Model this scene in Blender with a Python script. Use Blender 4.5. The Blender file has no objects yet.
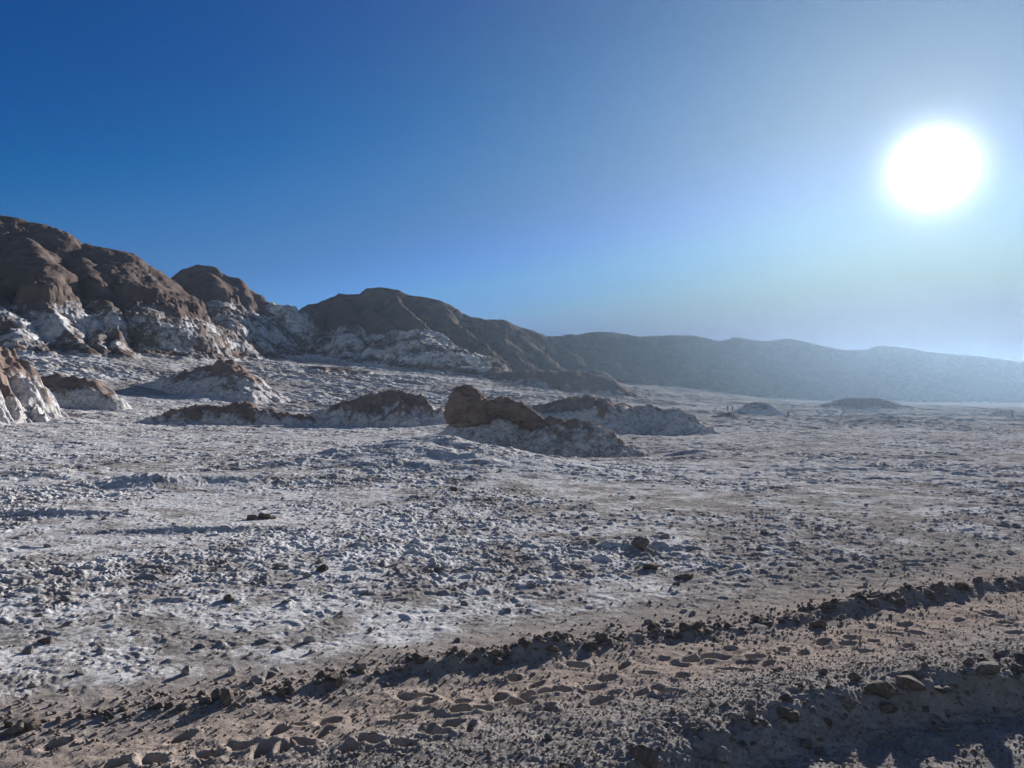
import bpy, bmesh, math, random
import numpy as np
from mathutils import Vector, Matrix, Euler
from mathutils.bvhtree import BVHTree

random.seed(7)
scene = bpy.context.scene
col = scene.collection
R = math.radians
EYE = 3.0            # eye height above the salt flat
F = 760.0            # focal length in pixels of the 1024 px wide frame
HZ = 408.0           # image row of the true horizon

# ------------------------------------------------------------------ camera
cam_d = bpy.data.cameras.new('camera')
cam = bpy.data.objects.new('camera', cam_d)
col.objects.link(cam)
cam.location = (0, 0, EYE)
cam.rotation_euler = (R(90) + math.atan((HZ - 384) / F), 0, 0)
cam_d.sensor_width = 36.0
cam_d.lens = 36.0 * F / 1024.0
cam_d.clip_start = 0.1
cam_d.clip_end = 20000
scene.camera = cam

# ------------------------------------------------------------------ sky, sun, exposure
SUN_AZ, SUN_EL = R(29.2), R(15.5)          # clockwise from +Y, above the horizon
sun_dir = Vector((math.sin(SUN_AZ) * math.cos(SUN_EL), math.cos(SUN_AZ) * math.cos(SUN_EL), math.sin(SUN_EL)))
world = bpy.data.worlds.new('World')
scene.world = world
world.use_nodes = True
wn, wl = world.node_tree.nodes, world.node_tree.links
wn.clear()
out = wn.new('ShaderNodeOutputWorld')
bg = wn.new('ShaderNodeBackground')
sky = wn.new('ShaderNodeTexSky')
sky.sky_type = 'NISHITA'
sky.sun_disc = False
sky.sun_elevation = SUN_EL
sky.sun_rotation = SUN_AZ
sky.altitude = 2400
sky.air_density = 1.0
sky.dust_density = 0.2
sky.ozone_density = 2.0
SKY_STRENGTH = 0.10
# tone of this dry high desert air: each channel of the sky through its own response (values are sky x 0.1)
KN = (0, .08, .14, .2, .3, .4, .5, .6, .7, .8, .95, 1.1)
CURVES = ((0, 0.003, 0.009, 0.040, 0.080, 0.098, 0.060, 0.035, 0.02, 0.008, 0.003, 0.0),
          (0, 0.021, 0.042, 0.062, 0.121, 0.160, 0.225, 0.205, 0.130, 0.052, 0.012, 0.0),
          (0, 0.043, 0.089, 0.139, 0.196, 0.255, 0.320, 0.360, 0.475, 0.430, 0.17, 0.04))
sp_ = wn.new('ShaderNodeSeparateColor'); cb_ = wn.new('ShaderNodeCombineColor')
wl.new(sky.outputs[0], sp_.inputs[0])
for ch in range(3):
    dv = wn.new('ShaderNodeMath'); dv.operation = 'DIVIDE'; dv.inputs[1].default_value = 12.0
    wl.new(sp_.outputs[ch], dv.inputs[0])
    rp = wn.new('ShaderNodeValToRGB'); rp.color_ramp.interpolation = 'B_SPLINE' if False else 'LINEAR'
    while len(rp.color_ramp.elements) < len(KN): rp.color_ramp.elements.new(0.5)
    for e_, kx, v_ in zip(rp.color_ramp.elements, KN, CURVES[ch]):
        e_.position = kx / 1.2; e_.color = (v_, v_, v_, 1)
    wl.new(dv.outputs[0], rp.inputs[0])
    ml = wn.new('ShaderNodeMath'); ml.operation = 'MULTIPLY'; ml.inputs[1].default_value = 7.2
    wl.new(rp.outputs[0], ml.inputs[0]); wl.new(ml.outputs[0], cb_.inputs[ch])
# the bright solar aureole and the overexposed disc itself, as a function of the angle to the sun
geo = wn.new('ShaderNodeNewGeometry')
dot = wn.new('ShaderNodeVectorMath'); dot.operation = 'DOT_PRODUCT'
dot.inputs[1].default_value = tuple(-sun_dir)
wl.new(geo.outputs['Incoming'], dot.inputs[0])
ang = wn.new('ShaderNodeMath'); ang.operation = 'ARCCOSINE'
clampn = wn.new('ShaderNodeClamp'); clampn.inputs[1].default_value = -0.99999; clampn.inputs[2].default_value = 0.999999
wl.new(dot.outputs['Value'], clampn.inputs[0]); wl.new(clampn.outputs[0], ang.inputs[0])
def gauss(width_deg, amp, power=2.0):
    d = wn.new('ShaderNodeMath'); d.operation = 'DIVIDE'; d.inputs[1].default_value = R(width_deg)
    wl.new(ang.outputs[0], d.inputs[0])
    p = wn.new('ShaderNodeMath'); p.operation = 'POWER'; p.inputs[1].default_value = power
    wl.new(d.outputs[0], p.inputs[0])
    n = wn.new('ShaderNodeMath'); n.operation = 'MULTIPLY'; n.inputs[1].default_value = -1.0
    wl.new(p.outputs[0], n.inputs[0])
    e = wn.new('ShaderNodeMath'); e.operation = 'EXPONENT'
    wl.new(n.outputs[0], e.inputs[0])
    m = wn.new('ShaderNodeMath'); m.operation = 'MULTIPLY'; m.inputs[1].default_value = amp
    wl.new(e.outputs[0], m.inputs[0])
    return m
# unseen sky behind the camera blended paler, added to lift and grey the shadows
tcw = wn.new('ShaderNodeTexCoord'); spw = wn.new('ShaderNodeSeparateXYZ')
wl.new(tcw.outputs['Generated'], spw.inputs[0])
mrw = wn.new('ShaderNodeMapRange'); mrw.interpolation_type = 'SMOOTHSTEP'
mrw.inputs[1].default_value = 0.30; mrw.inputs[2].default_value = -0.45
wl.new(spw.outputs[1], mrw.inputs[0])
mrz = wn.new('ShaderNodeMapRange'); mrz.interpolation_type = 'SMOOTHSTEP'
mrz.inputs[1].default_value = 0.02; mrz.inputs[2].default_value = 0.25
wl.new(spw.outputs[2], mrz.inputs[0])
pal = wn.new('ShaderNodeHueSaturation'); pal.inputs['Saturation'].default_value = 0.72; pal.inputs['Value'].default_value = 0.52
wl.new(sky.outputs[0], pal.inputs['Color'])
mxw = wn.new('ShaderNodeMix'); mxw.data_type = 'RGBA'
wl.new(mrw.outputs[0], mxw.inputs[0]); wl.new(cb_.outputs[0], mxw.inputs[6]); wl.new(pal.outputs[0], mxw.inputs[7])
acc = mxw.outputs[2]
for wdeg, amp, pw, tint in ((0.62, 130.0, 0.95, (1, 1, 1)), (22.0, 0.72, 1.6, (1.32, 1.30, 0.30)), (8.0, 0.72, 1.4, (0.45, 0.42, 0.12))):
    g = gauss(wdeg, amp, pw)
    if wdeg > 5:                                  # the aureole sinks into the dust towards the horizon
        gm = wn.new('ShaderNodeMath'); gm.operation = 'MULTIPLY'
        wl.new(g.outputs[0], gm.inputs[0]); wl.new(mrz.outputs[0], gm.inputs[1]); g = gm
    vm = wn.new('ShaderNodeVectorMath'); vm.operation = 'SCALE'; vm.inputs[0].default_value = tint
    wl.new(g.outputs[0], vm.inputs['Scale'])
    ad = wn.new('ShaderNodeVectorMath'); ad.operation = 'ADD'
    wl.new(acc, ad.inputs[0]); wl.new(vm.outputs[0], ad.inputs[1])
    acc = ad.outputs[0]
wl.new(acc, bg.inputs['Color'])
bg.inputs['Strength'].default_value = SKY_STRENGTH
wl.new(bg.outputs[0], out.inputs['Surface'])

sun_d = bpy.data.lights.new('sun', 'SUN')
sun_d.energy = 5.0
sun_d.angle = R(0.5)
sun_d.color = (1.0, 0.97, 0.935)
sun_o = bpy.data.objects.new('sun', sun_d)
col.objects.link(sun_o)
sun_o.rotation_euler = (-sun_dir).to_track_quat('-Z', 'Y').to_euler()

scene.view_settings.view_transform = 'Standard'
scene.view_settings.look = 'None'
scene.view_settings.gamma = 1.0
scene.view_settings.use_curve_mapping = False
scene.view_settings.exposure = 0.92
scene.render.engine = 'CYCLES'
scene.cycles.use_denoising = True
scene.cycles.denoising_input_passes = 'RGB_ALBEDO'
scene.cycles.denoising_prefilter = 'ACCURATE'
scene.cycles.max_bounces = 4
scene.cycles.diffuse_bounces = 3
scene.cycles.volume_bounces = 0
HAZE_DENSITY = 0.000108
HAZE_G = 0.70

# ------------------------------------------------------------------ noise
_rng = np.random.RandomState(11)
_perm = _rng.permutation(256).astype(np.int32)
_perm = np.concatenate([_perm, _perm])
_ga = _rng.rand(256) * 2 * np.pi
_gx, _gy = np.cos(_ga).astype(np.float32), np.sin(_ga).astype(np.float32)

def perlin(x, y, s=0):
    x = x + s * 37.17; y = y - s * 91.73
    xf0 = np.floor(x); yf0 = np.floor(y)
    xi = xf0.astype(np.int64) & 255; yi = yf0.astype(np.int64) & 255
    xf = (x - xf0).astype(np.float32); yf = (y - yf0).astype(np.float32)
    u = xf * xf * xf * (xf * (xf * 6 - 15) + 10)
    v = yf * yf * yf * (yf * (yf * 6 - 15) + 10)
    x1 = (xi + 1) & 255; y1 = (yi + 1) & 255
    a = _perm[xi]; b = _perm[x1]
    h00 = _perm[a + yi]; h10 = _perm[b + yi]; h01 = _perm[a + y1]; h11 = _perm[b + y1]
    n00 = _gx[h00] * xf + _gy[h00] * yf
    n10 = _gx[h10] * (xf - 1) + _gy[h10] * yf
    n01 = _gx[h01] * xf + _gy[h01] * (yf - 1)
    n11 = _gx[h11] * (xf - 1) + _gy[h11] * (yf - 1)
    return ((n00 + u * (n10 - n00)) + v * ((n01 + u * (n11 - n01)) - (n00 + u * (n10 - n00)))) * 1.5

def fbm(x, y, o=4, s=0, gain=0.5):
    t = 0; a = 1.0
    for k in range(o):
        t = t + a * perlin(x, y, s + k); x = x * 2.03; y = y * 2.03; a *= gain
    return t

def ridged(x, y, o=3, s=0, gain=0.5):
    t = 0; a = 1.0
    for k in range(o):
        t = t + a * (1 - 2 * np.abs(perlin(x, y, s + k))); x = x * 2.03; y = y * 2.03; a *= gain
    return t

def sstep(a, b, x):
    t = np.clip((x - a) / (b - a), 0, 1)
    return t * t * (3 - 2 * t)

def smax(a, b, k):
    h = np.clip(0.5 + 0.5 * (a - b) / k, 0, 1)
    return b + (a - b) * h + k * h * (1 - h)

# ------------------------------------------------------------------ lay of the land
def place(px, py, D):
    """Ground plan position and height of a surveyed point: bearing, height angle and distance."""
    return ((px - 512) / F * D, D, EYE + (HZ - py) / F * D)

def base_pt(px, py, z=0.0):
    D = (EYE - z) * F / (py - HZ)
    return ((px - 512) / F * D, D)

# rise of the valley floor towards the hills: table of (distance, image row) along seven bearings
_cols = {
    -300: ((60, 444), (85, 421), (110, 395), (160, 362), (230, 350), (330, 352)),
    0:    ((62, 443.8), (90, 420), (130, 385), (190, 345), (300, 330), (420, 330)),
    150:  ((72, 438.5), (110, 419), (150, 389), (230, 352), (330, 340), (450, 340)),
    300:  ((75, 438), (115, 419), (165, 399), (260, 363), (360, 352), (480, 350)),
    450:  ((85, 434.5), (130, 415), (180, 400), (300, 367), (420, 360), (560, 360)),
    600:  ((110, 428.5), (160, 415), (230, 401), (380, 383), (520, 376), (700, 374)),
    800:  ((140, 424.2), (220, 413), (300, 408), (500, 401), (700, 396), (900, 393)),
    1024: ((150, 423), (250, 414), (400, 409), (700, 404), (900, 401), (1200, 398)),
}
_bx = np.array(sorted(_cols)) - 512.0
_bear = np.arctan(_bx / F)
_dl = np.linspace(math.log(40), math.log(1300), 90)
_tab = []
for k in sorted(_cols):
    ca = math.cos(math.atan((k - 512) / F))
    d = np.array([45.0] + [c[0] for c in _cols[k]])
    z = np.array([0.0] + [max(0.0, EYE + (HZ - c[1]) / F * c[0]) for c in _cols[k]])
    _tab.append(np.interp(_dl, np.log(d / ca), z))
_tab = np.array(_tab)
_fb = np.linspace(_bear[0], _bear[-1], 200)
_fine = np.array([np.interp(_fb, _bear, _tab[:, j]) for j in range(len(_dl))]).T
_ker = np.hanning(25); _ker /= _ker.sum()
_fine = np.array([np.convolve(np.pad(_fine[:, j], 12, mode='edge'), _ker, 'valid') for j in range(len(_dl))]).T
_k2 = np.hanning(11); _k2 /= _k2.sum()
_fine = np.array([np.convolve(np.pad(r, 5, mode='edge'), _k2, 'valid') for r in _fine])

def floor_rise(x, y):
    r = np.hypot(x, y)
    b = np.arctan2(x, y)
    fi = np.clip((b - _fb[0]) / (_fb[-1] - _fb[0]) * (len(_fb) - 1), 0, len(_fb) - 1.001)
    fj = np.clip((np.log(np.maximum(r, 1)) - _dl[0]) / (_dl[-1] - _dl[0]) * (len(_dl) - 1), 0, len(_dl) - 1.001)
    i = fi.astype(int); j = fj.astype(int); u = fi - i; v = fj - j
    z = (_fine[i, j] * (1 - u) + _fine[i + 1, j] * u) * (1 - v) + (_fine[i, j + 1] * (1 - u) + _fine[i + 1, j + 1] * u) * v
    return np.where(y > 5, z, 0.0)

# ridge lines of the hills: crest and spurs as surveyed points; (k = flank slope, a = rounding, cap = height of the lower edge of the brown cap, drop = height of the step below it)
HILL_LINES = []
def hill_line(pts, k=0.7, a=4.0, cap=None, drop=0.0, salt=1.0):
    P = np.array([place(*p) for p in pts])
    HILL_LINES.append((P, k, a, 12.0 if cap is None else cap, drop, salt))
# -- the big domed hill
c1 = 41.0
hill_line([(-420, 192, 215), (-250, 188, 228), (-110, 200, 243), (-30, 212, 256), (8, 216, 260), (40, 225, 265), (75, 242, 268), (110, 249, 272), (132, 262, 274), (146, 272, 276), (155, 281, 278)], 1.05, 12, c1, 1.5)
hill_line([(104, 249, 271), (118, 263, 257), (132, 283, 243), (142, 299, 231)], 0.75, 9, c1 - 2, 2.5)
hill_line([(151, 299, 233), (156, 318, 222), (162, 340, 211)], 1.15, 2, c1 - 2, 1)
hill_line([(132, 296, 234), (136, 318, 220), (146, 342, 206)], 1.2, 1.5, c1 - 2, 1)
hill_line([(72, 242, 267), (82, 259, 250), (94, 280, 232), (102, 294, 222)], 1.05, 5, c1 - 1, 2.5)
hill_line([(102, 295, 222), (112, 314, 210), (122, 336, 199), (127, 348, 193)], 1.15, 1.8, c1 - 2, 1)
hill_line([(84, 296, 222), (92, 318, 206), (104, 342, 192)], 1.2, 1.6, c1 - 3, 1)
hill_line([(12, 219, 259), (26, 243, 240), (40, 261, 224), (48, 277, 213)], 1.05, 5, c1 - 1, 2.5)
hill_line([(48, 278, 213), (46, 292, 206), (60, 314, 196), (78, 340, 186)], 1.15, 2.0, c1 - 8, 1)
hill_line([(30, 296, 206), (38, 318, 195), (52, 342, 184)], 1.2, 1.6, c1 - 8, 1)
hill_line([(-60, 222, 245), (-40, 256, 220), (-20, 286, 200), (6, 308, 188), (16, 332, 178)], 1.0, 4, c1 - 6, 2)
# -- the butte
c2 = 52.0
hill_line([(150, 290, 305), (168, 280, 312), (178, 274, 318), (186, 268, 322), (196, 264, 325), (208, 265, 326), (220, 273, 328), (233, 278, 330), (250, 290, 332), (268, 297, 334), (284, 302, 336)], 1.45, 4, c2, 2)
hill_line([(284, 302, 336), (290, 308, 340), (303, 310, 346)], 0.85, 5, c2 + 20, 0)
hill_line([(205, 266, 326), (213, 284, 306), (222, 304, 288), (226, 318, 276)], 1.0, 5, c2 - 2, 2.5)
hill_line([(226, 318, 276), (240, 335, 264), (252, 352, 252), (257, 360, 246)], 1.15, 1.8, c2 - 9, 1)
hill_line([(226, 316, 276), (216, 334, 262), (208, 350, 250)], 1.05, 4, c2 - 14, 1)
hill_line([(240, 284, 331), (248, 308, 302), (260, 330, 282), (278, 348, 266), (290, 359, 257)], 1.1, 2.0, c2 - 4, 2.5)
hill_line([(262, 300, 330), (272, 320, 304), (284, 340, 286)], 1.1, 2.0, c2 - 3, 2)
hill_line([(168, 282, 312), (176, 305, 288), (182, 330, 266)], 0.95, 4, c2 + 4, 1)
# -- the central hill
c3 = 37.0
hill_line([(303, 310, 346), (312, 303, 350), (322, 300, 352), (332, 297, 354), (341, 293, 356), (347, 294, 357), (358, 294, 358), (367, 293, 359), (370.5, 288, 359), (381, 287, 360), (395, 289, 360), (408, 294, 361), (422, 297, 362), (437, 300, 364), (455, 308, 366), (470, 317, 368)], 1.3, 3, c3, 0)
hill_line([(341, 294, 355), (352, 308, 336), (352, 326, 318), (356, 340, 304)], 1.05, 3, c3 + 4, 1.5)
hill_line([(356, 341, 304), (366, 358, 290), (378, 380, 272)], 1.15, 2.0, c3 - 2, 1)
hill_line([(338, 345, 296), (350, 352, 284), (364, 366, 270), (370, 384, 256)], 1.1, 2.0, c3 - 4, 1)
hill_line([(388, 290, 359), (402, 306, 338), (424, 322, 324), (446, 336, 312), (462, 350, 302), (480, 366, 292)], 1.05, 2.2, c3 - 2, 1.5)
hill_line([(366, 294, 358), (378, 312, 334), (396, 330, 318)], 1.1, 2.0, c3 + 1, 1.5)
hill_line([(437, 301, 363), (455, 322, 346), (478, 342, 332), (495, 358, 322)], 1.0, 3, c3 - 6, 0, 0.3)
hill_line([(418, 332, 312), (440, 346, 296), (470, 367, 276), (500, 386, 255)], 0.55, 14, c3 + 40, 0)
hill_line([(312, 303, 350), (318, 320, 330), (330, 340, 312)], 1.0, 3, c3 + 2, 2)
hill_line([(250, 386, 200), (284, 374, 214), (318, 367, 226), (345, 369, 232)], 0.5, 5, 26, 0, 0.62)
# -- the long dark ridge running away to the right
hill_line([(470, 317, 372), (486, 320, 380), (500, 319, 386), (513, 325, 392), (535, 332, 404), (546, 336, 410), (560, 336, 418), (570, 334, 424), (578, 335, 430), (590, 332, 436), (612, 332, 448), (640, 337, 464), (660, 335, 476), (692, 335, 496), (720, 341, 514), (735, 336, 524), (760, 341, 542), (790, 338, 562), (820, 345, 584), (845, 350, 602), (868, 349, 622), (880, 345, 632), (900, 346, 650), (930, 352, 680), (980, 356, 730), (1024, 361, 780), (1100, 366, 850), (1260, 372, 920), (1500, 378, 1050)], 0.95, 4, 14.0, 0, 0.22)
for (x0, y0, D0, x1, y1, D1) in ((488, 321, 380, 528, 366, 340), (512, 326, 392, 556, 368, 352), (545, 337, 410, 598, 372, 366), (578, 336, 430, 626, 374, 388), (612, 333, 448, 664, 380, 404), (660, 336, 476, 720, 386, 424), (692, 336, 496, 742, 388, 440), (735, 337, 524, 786, 392, 466), (790, 339, 562, 838, 396, 500), (880, 346, 632, 920, 398, 560), (930, 353, 680, 985, 398, 600), (1010, 360, 765, 1060, 400, 680)):
    xm, ym, Dm = (x0 * 0.55 + x1 * 0.45), (y0 * 0.5 + y1 * 0.5), (D0 * 0.5 + D1 * 0.5)
    hill_line([(x0, y0 + 1, D0), (xm, ym, Dm), (x1, y1, D1)], 0.8, 3, 14.0, 0, 0.22)

def hill_field(x, y):
    """Height, salt amount and cap distance of the hills at ground plan points."""
    wx = x + 2.6 * perlin(x / 17, y / 17, 3) + 1.0 * perlin(x / 6, y / 6, 4)
    wy = y + 2.6 * perlin(x / 17, y / 17, 5) + 1.0 * perlin(x / 6, y / 6, 6)
    best = np.full(x.shape, -1e3); arc = np.zeros(x.shape); dist = np.zeros(x.shape)
    wsum = np.full(x.shape, 1e-9); cap = np.zeros(x.shape); drop = np.zeros(x.shape); salt = np.zeros(x.shape)
    off = 0.0
    for (P, k, a, cp, dr, sl) in HILL_LINES:
        off += 53.0
        L = 0.0
        hb = np.full(x.shape, -1e3)
        for i in range(len(P) - 1):
            ax, ay, az = P[i]; bx, by, bz = P[i + 1]
            dx, dy = bx - ax, by - ay
            l2 = dx * dx + dy * dy
            t = np.clip(((wx - ax) * dx + (wy - ay) * dy) / l2, 0, 1)
            d = np.hypot(wx - ax - t * dx, wy - ay - t * dy)
            h = az + (bz - az) * t - k * (np.sqrt(d * d + a * a) - a)
            hb = np.maximum(hb, h)
            m = h > best
            best = np.where(m, h, best)
            ln = math.sqrt(l2)
            arc = np.where(m, off + L + t * ln, arc); dist = np.where(m, d, dist)
            L += ln
        w = np.exp(np.clip(hb, -200, 120) / 2.5)
        wsum += w; cap += w * cp; drop += w * dr; salt += w * sl
    cap /= wsum; drop /= wsum; salt /= wsum
    capf = sstep(-4.0, 5.0, best - cap) * sstep(20, 34, cap) * (1 - 0.8 * sstep(-100, -84, x))
    # rills running down the flanks, rock roughness, and the step under the cap
    near = sstep(0.5, 9.0, dist)
    far_soft = 1 - 0.9 * sstep(430, 600, np.hypot(x, y))
    rill = ridged(arc / 5.5 + 0.15 * dist, dist / 26, 3, 21)
    gully = np.exp(-(perlin(arc / 6.5 + 0.05 * dist, dist / 45, 61) / 0.12) ** 2) + 0.45 * np.exp(-(perlin(arc / 2.8, dist / 30, 62) / 0.14) ** 2)
    best = best - 2.0 * gully * near * (1 - 0.75 * capf) * far_soft
    best = best + near * (1 - 0.72 * capf) * (1.6 * rill + 0.6 * ridged(arc / 2.2 + 0.1 * dist, dist / 14, 2, 25) * far_soft - 1.6) + 0.8 * fbm(x / 7.5, y / 7.5, 4, 31) * (0.35 + 0.65 * near)
    best = best + 0.42 * far_soft * (1 - 0.6 * capf) * ridged(x / 2.9, y / 2.9, 4, 41, 0.6) * (0.6 + 0.6 * near) - 0.25
    cz = cap + 4.0 * perlin(x / 24, y / 24, 51) + 2.0 * perlin(x / 8, y / 8, 52)
    under = 1 - sstep(-1.2, 1.0, best - cz)
    best = best - drop * under
    # thin strata steps in the cap rock
    st = 1.7
    q = best / st
    fr = q - np.floor(q)
    best = best + 0.30 * st * (sstep(0.55, 0.95, fr) - fr) * sstep(0.0, 0.6, perlin(x / 40, y / 40, 55) + 0.35)
    sa = salt * sstep(-1.0, 6.0, cz - drop * under - best + 0.8) * (0.72 + 0.28 * sstep(-0.4, 0.4, perlin(x / 13, y / 13, 57) + 0.4 * perlin(x / 4, y / 4, 58)))
    return best, sa

# ------------------------------------------------------------------ the track and its two stone rows (ground plan)
FAR_ROW = np.array([(-13.0, 4.5), (-9.0, 5.8), base_pt(0, 730), base_pt(90, 717), base_pt(190, 704), base_pt(290, 688), base_pt(390, 670), base_pt(480, 660), base_pt(560, 648), base_pt(650, 636), base_pt(750, 627), base_pt(850, 607), base_pt(930, 594), base_pt(1024, 581), (11.2, 14.2), (16.0, 16.5), (30, 22)])
FAR_H = np.array([0.02, 0.02, 0.015, 0.02, 0.03, 0.035, 0.045, 0.11, 0.12, 0.065, 0.05, 0.08, 0.11, 0.07, 0.08, 0.1, 0.1])
NEAR_ROW = np.array([(-2.6, 5.1), (-0.6, 5.75), (0.2, 6.0), (0.89, 6.24), (1.63, 6.6), (2.45, 7.05), (3.24, 7.5), (4.2, 7.75), (5.1, 7.95), (8, 9.0), (14, 12.0)])
NEAR_H = np.array([0.0, 0.04, 0.09, 0.15, 0.22, 0.26, 0.28, 0.29, 0.30, 0.28, 0.2])
def row_dist(P, H, x, y):
    bd = np.full(x.shape, 1e3); bh = np.zeros(x.shape); sd = np.zeros(x.shape); ba = np.zeros(x.shape)
    L = 0.0
    for i in range(len(P) - 1):
        (ax, ay), (bx, by) = P[i], P[i + 1]
        dx, dy = bx - ax, by - ay
        l2 = dx * dx + dy * dy
        t = np.clip(((x - ax) * dx + (y - ay) * dy) / l2, 0, 1)
        d = np.hypot(x - ax - t * dx, y - ay - t * dy)
        side = np.sign((y - ay) * dx - (x - ax) * dy)
        m = d < bd
        bd = np.where(m, d, bd); bh = np.where(m, H[i] + (H[i + 1] - H[i]) * t, bh); sd = np.where(m, side, sd)
        ln = math.sqrt(l2)
        ba = np.where(m, L + t * ln, ba)
        L += ln
    return bd, bh, sd, ba

# footprints trodden in the soft sand of the track: image-surveyed spots, size, heading
_fp = [(185, 735), (158, 757), (265, 746), (246, 744), (300, 722), (324, 731), (305, 740), (288, 745), (332, 718), (352, 745), (400, 715), (425, 694), (393, 712), (462, 699), (463, 708), (470, 724), (434, 729), (482, 706), (545, 690), (530, 693), (405, 742), (372, 738), (590, 686), (606, 676), (645, 672), (560, 688), (690, 658), (705, 655), (728, 648), (622, 665), (575, 664), (512, 676), (655, 690), (640, 694), (665, 697), (600, 702), (548, 706), (680, 676), (752, 656), (430, 700), (452, 722), (215, 752), (120, 762), (60, 742), (500, 695), (520, 700), (780, 648), (800, 652), (820, 641), (846, 636), (870, 640), (905, 622), (890, 632), (935, 628), (955, 618), (985, 612), (1000, 622), (860, 652), (905, 645), (340, 728), (280, 730), (496, 690), (535, 683), (610, 692), (725, 668), (765, 664), (745, 672)]
FOOT = []
_fr = random.Random(5)
for (px, py) in _fp:
    x, y = base_pt(px, py)
    if any((x - q[0]) ** 2 + ((y - q[1])) ** 2 < 0.15 ** 2 for q in FOOT): continue
    FOOT.append((x, y, _fr.uniform(0.09, 0.145), _fr.uniform(0.05, 0.08), _fr.uniform(-0.4, 1.5), _fr.uniform(0.07, 0.13)))
for k in range(40):
    u = _fr.uniform(-6, 16)
    x = u; y = 8.35 + 0.44 * u + _fr.gauss(-0.7, 0.4)
    FOOT.append((x, y, _fr.uniform(0.10, 0.16), _fr.uniform(0.06, 0.10), _fr.uniform(-0.8, 0.9), _fr.uniform(0.02, 0.055)))

def foot_field(x, y):
    z = np.zeros(x.shape)
    for (fx, fy, a, b, th, dep) in FOOT:
        m = (np.abs(x - fx) < 0.55) & (np.abs(y - fy) < 0.55)
        if not m.any():
            continue
        xx = x[m] - fx; yy = y[m] - fy
        c, s = math.cos(th), math.sin(th)
        u = (xx * c + yy * s) / a; v = (-xx * s + yy * c) / b
        q = np.sqrt(u * u + v * v) + 0.20 * perlin(x[m] * 8, y[m] * 8, 71)
        pit = -dep * (1 - sstep(0.3, 1.15, q)) + dep * 0.16 * np.exp(-((q - 1.45) / 0.45) ** 2)
        z[m] += pit
    return z

# gentle banks and hollows of the flat, spotted in the photo: (px, py, half width px, height m, half depth m)
BANKS = [(235, 484, 110, 0.32, 2.2, 0.25), (140, 487, 60, 0.30, 2.0, 0.0), (40, 478, 60, 0.22, 2.0, 0.0), (330, 462, 60, 0.35, 2.5, 0.3), 
         (60, 515, 80, 0.16, 0.8, 0.0), (200, 528, 120, 0.12, 0.6, 0.0), (640, 545, 60, 0.12, 0.6, 0.0), (690, 450, 40, 0.35, 2.5, 0.0), (560, 475, 80, 0.15, 2, 0.0), (820, 470, 90, 0.15, 2.0, 0.0), (880, 500, 80, 0.12, 1.5, 0.0), (480, 500, 90, 0.10, 1.2, 0)]

_bk = [place(*p) for p in ((285, 466, 36), (320, 456, 38), (352, 448, 40), (398, 441, 41), (434, 438, 42), (455, 444, 43), (492, 456, 45), (535, 461, 46), (580, 463, 46))]
BANK_P = np.array([(p[0], p[1]) for p in _bk]); BANK_Z = np.array([p[2] for p in _bk])

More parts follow.
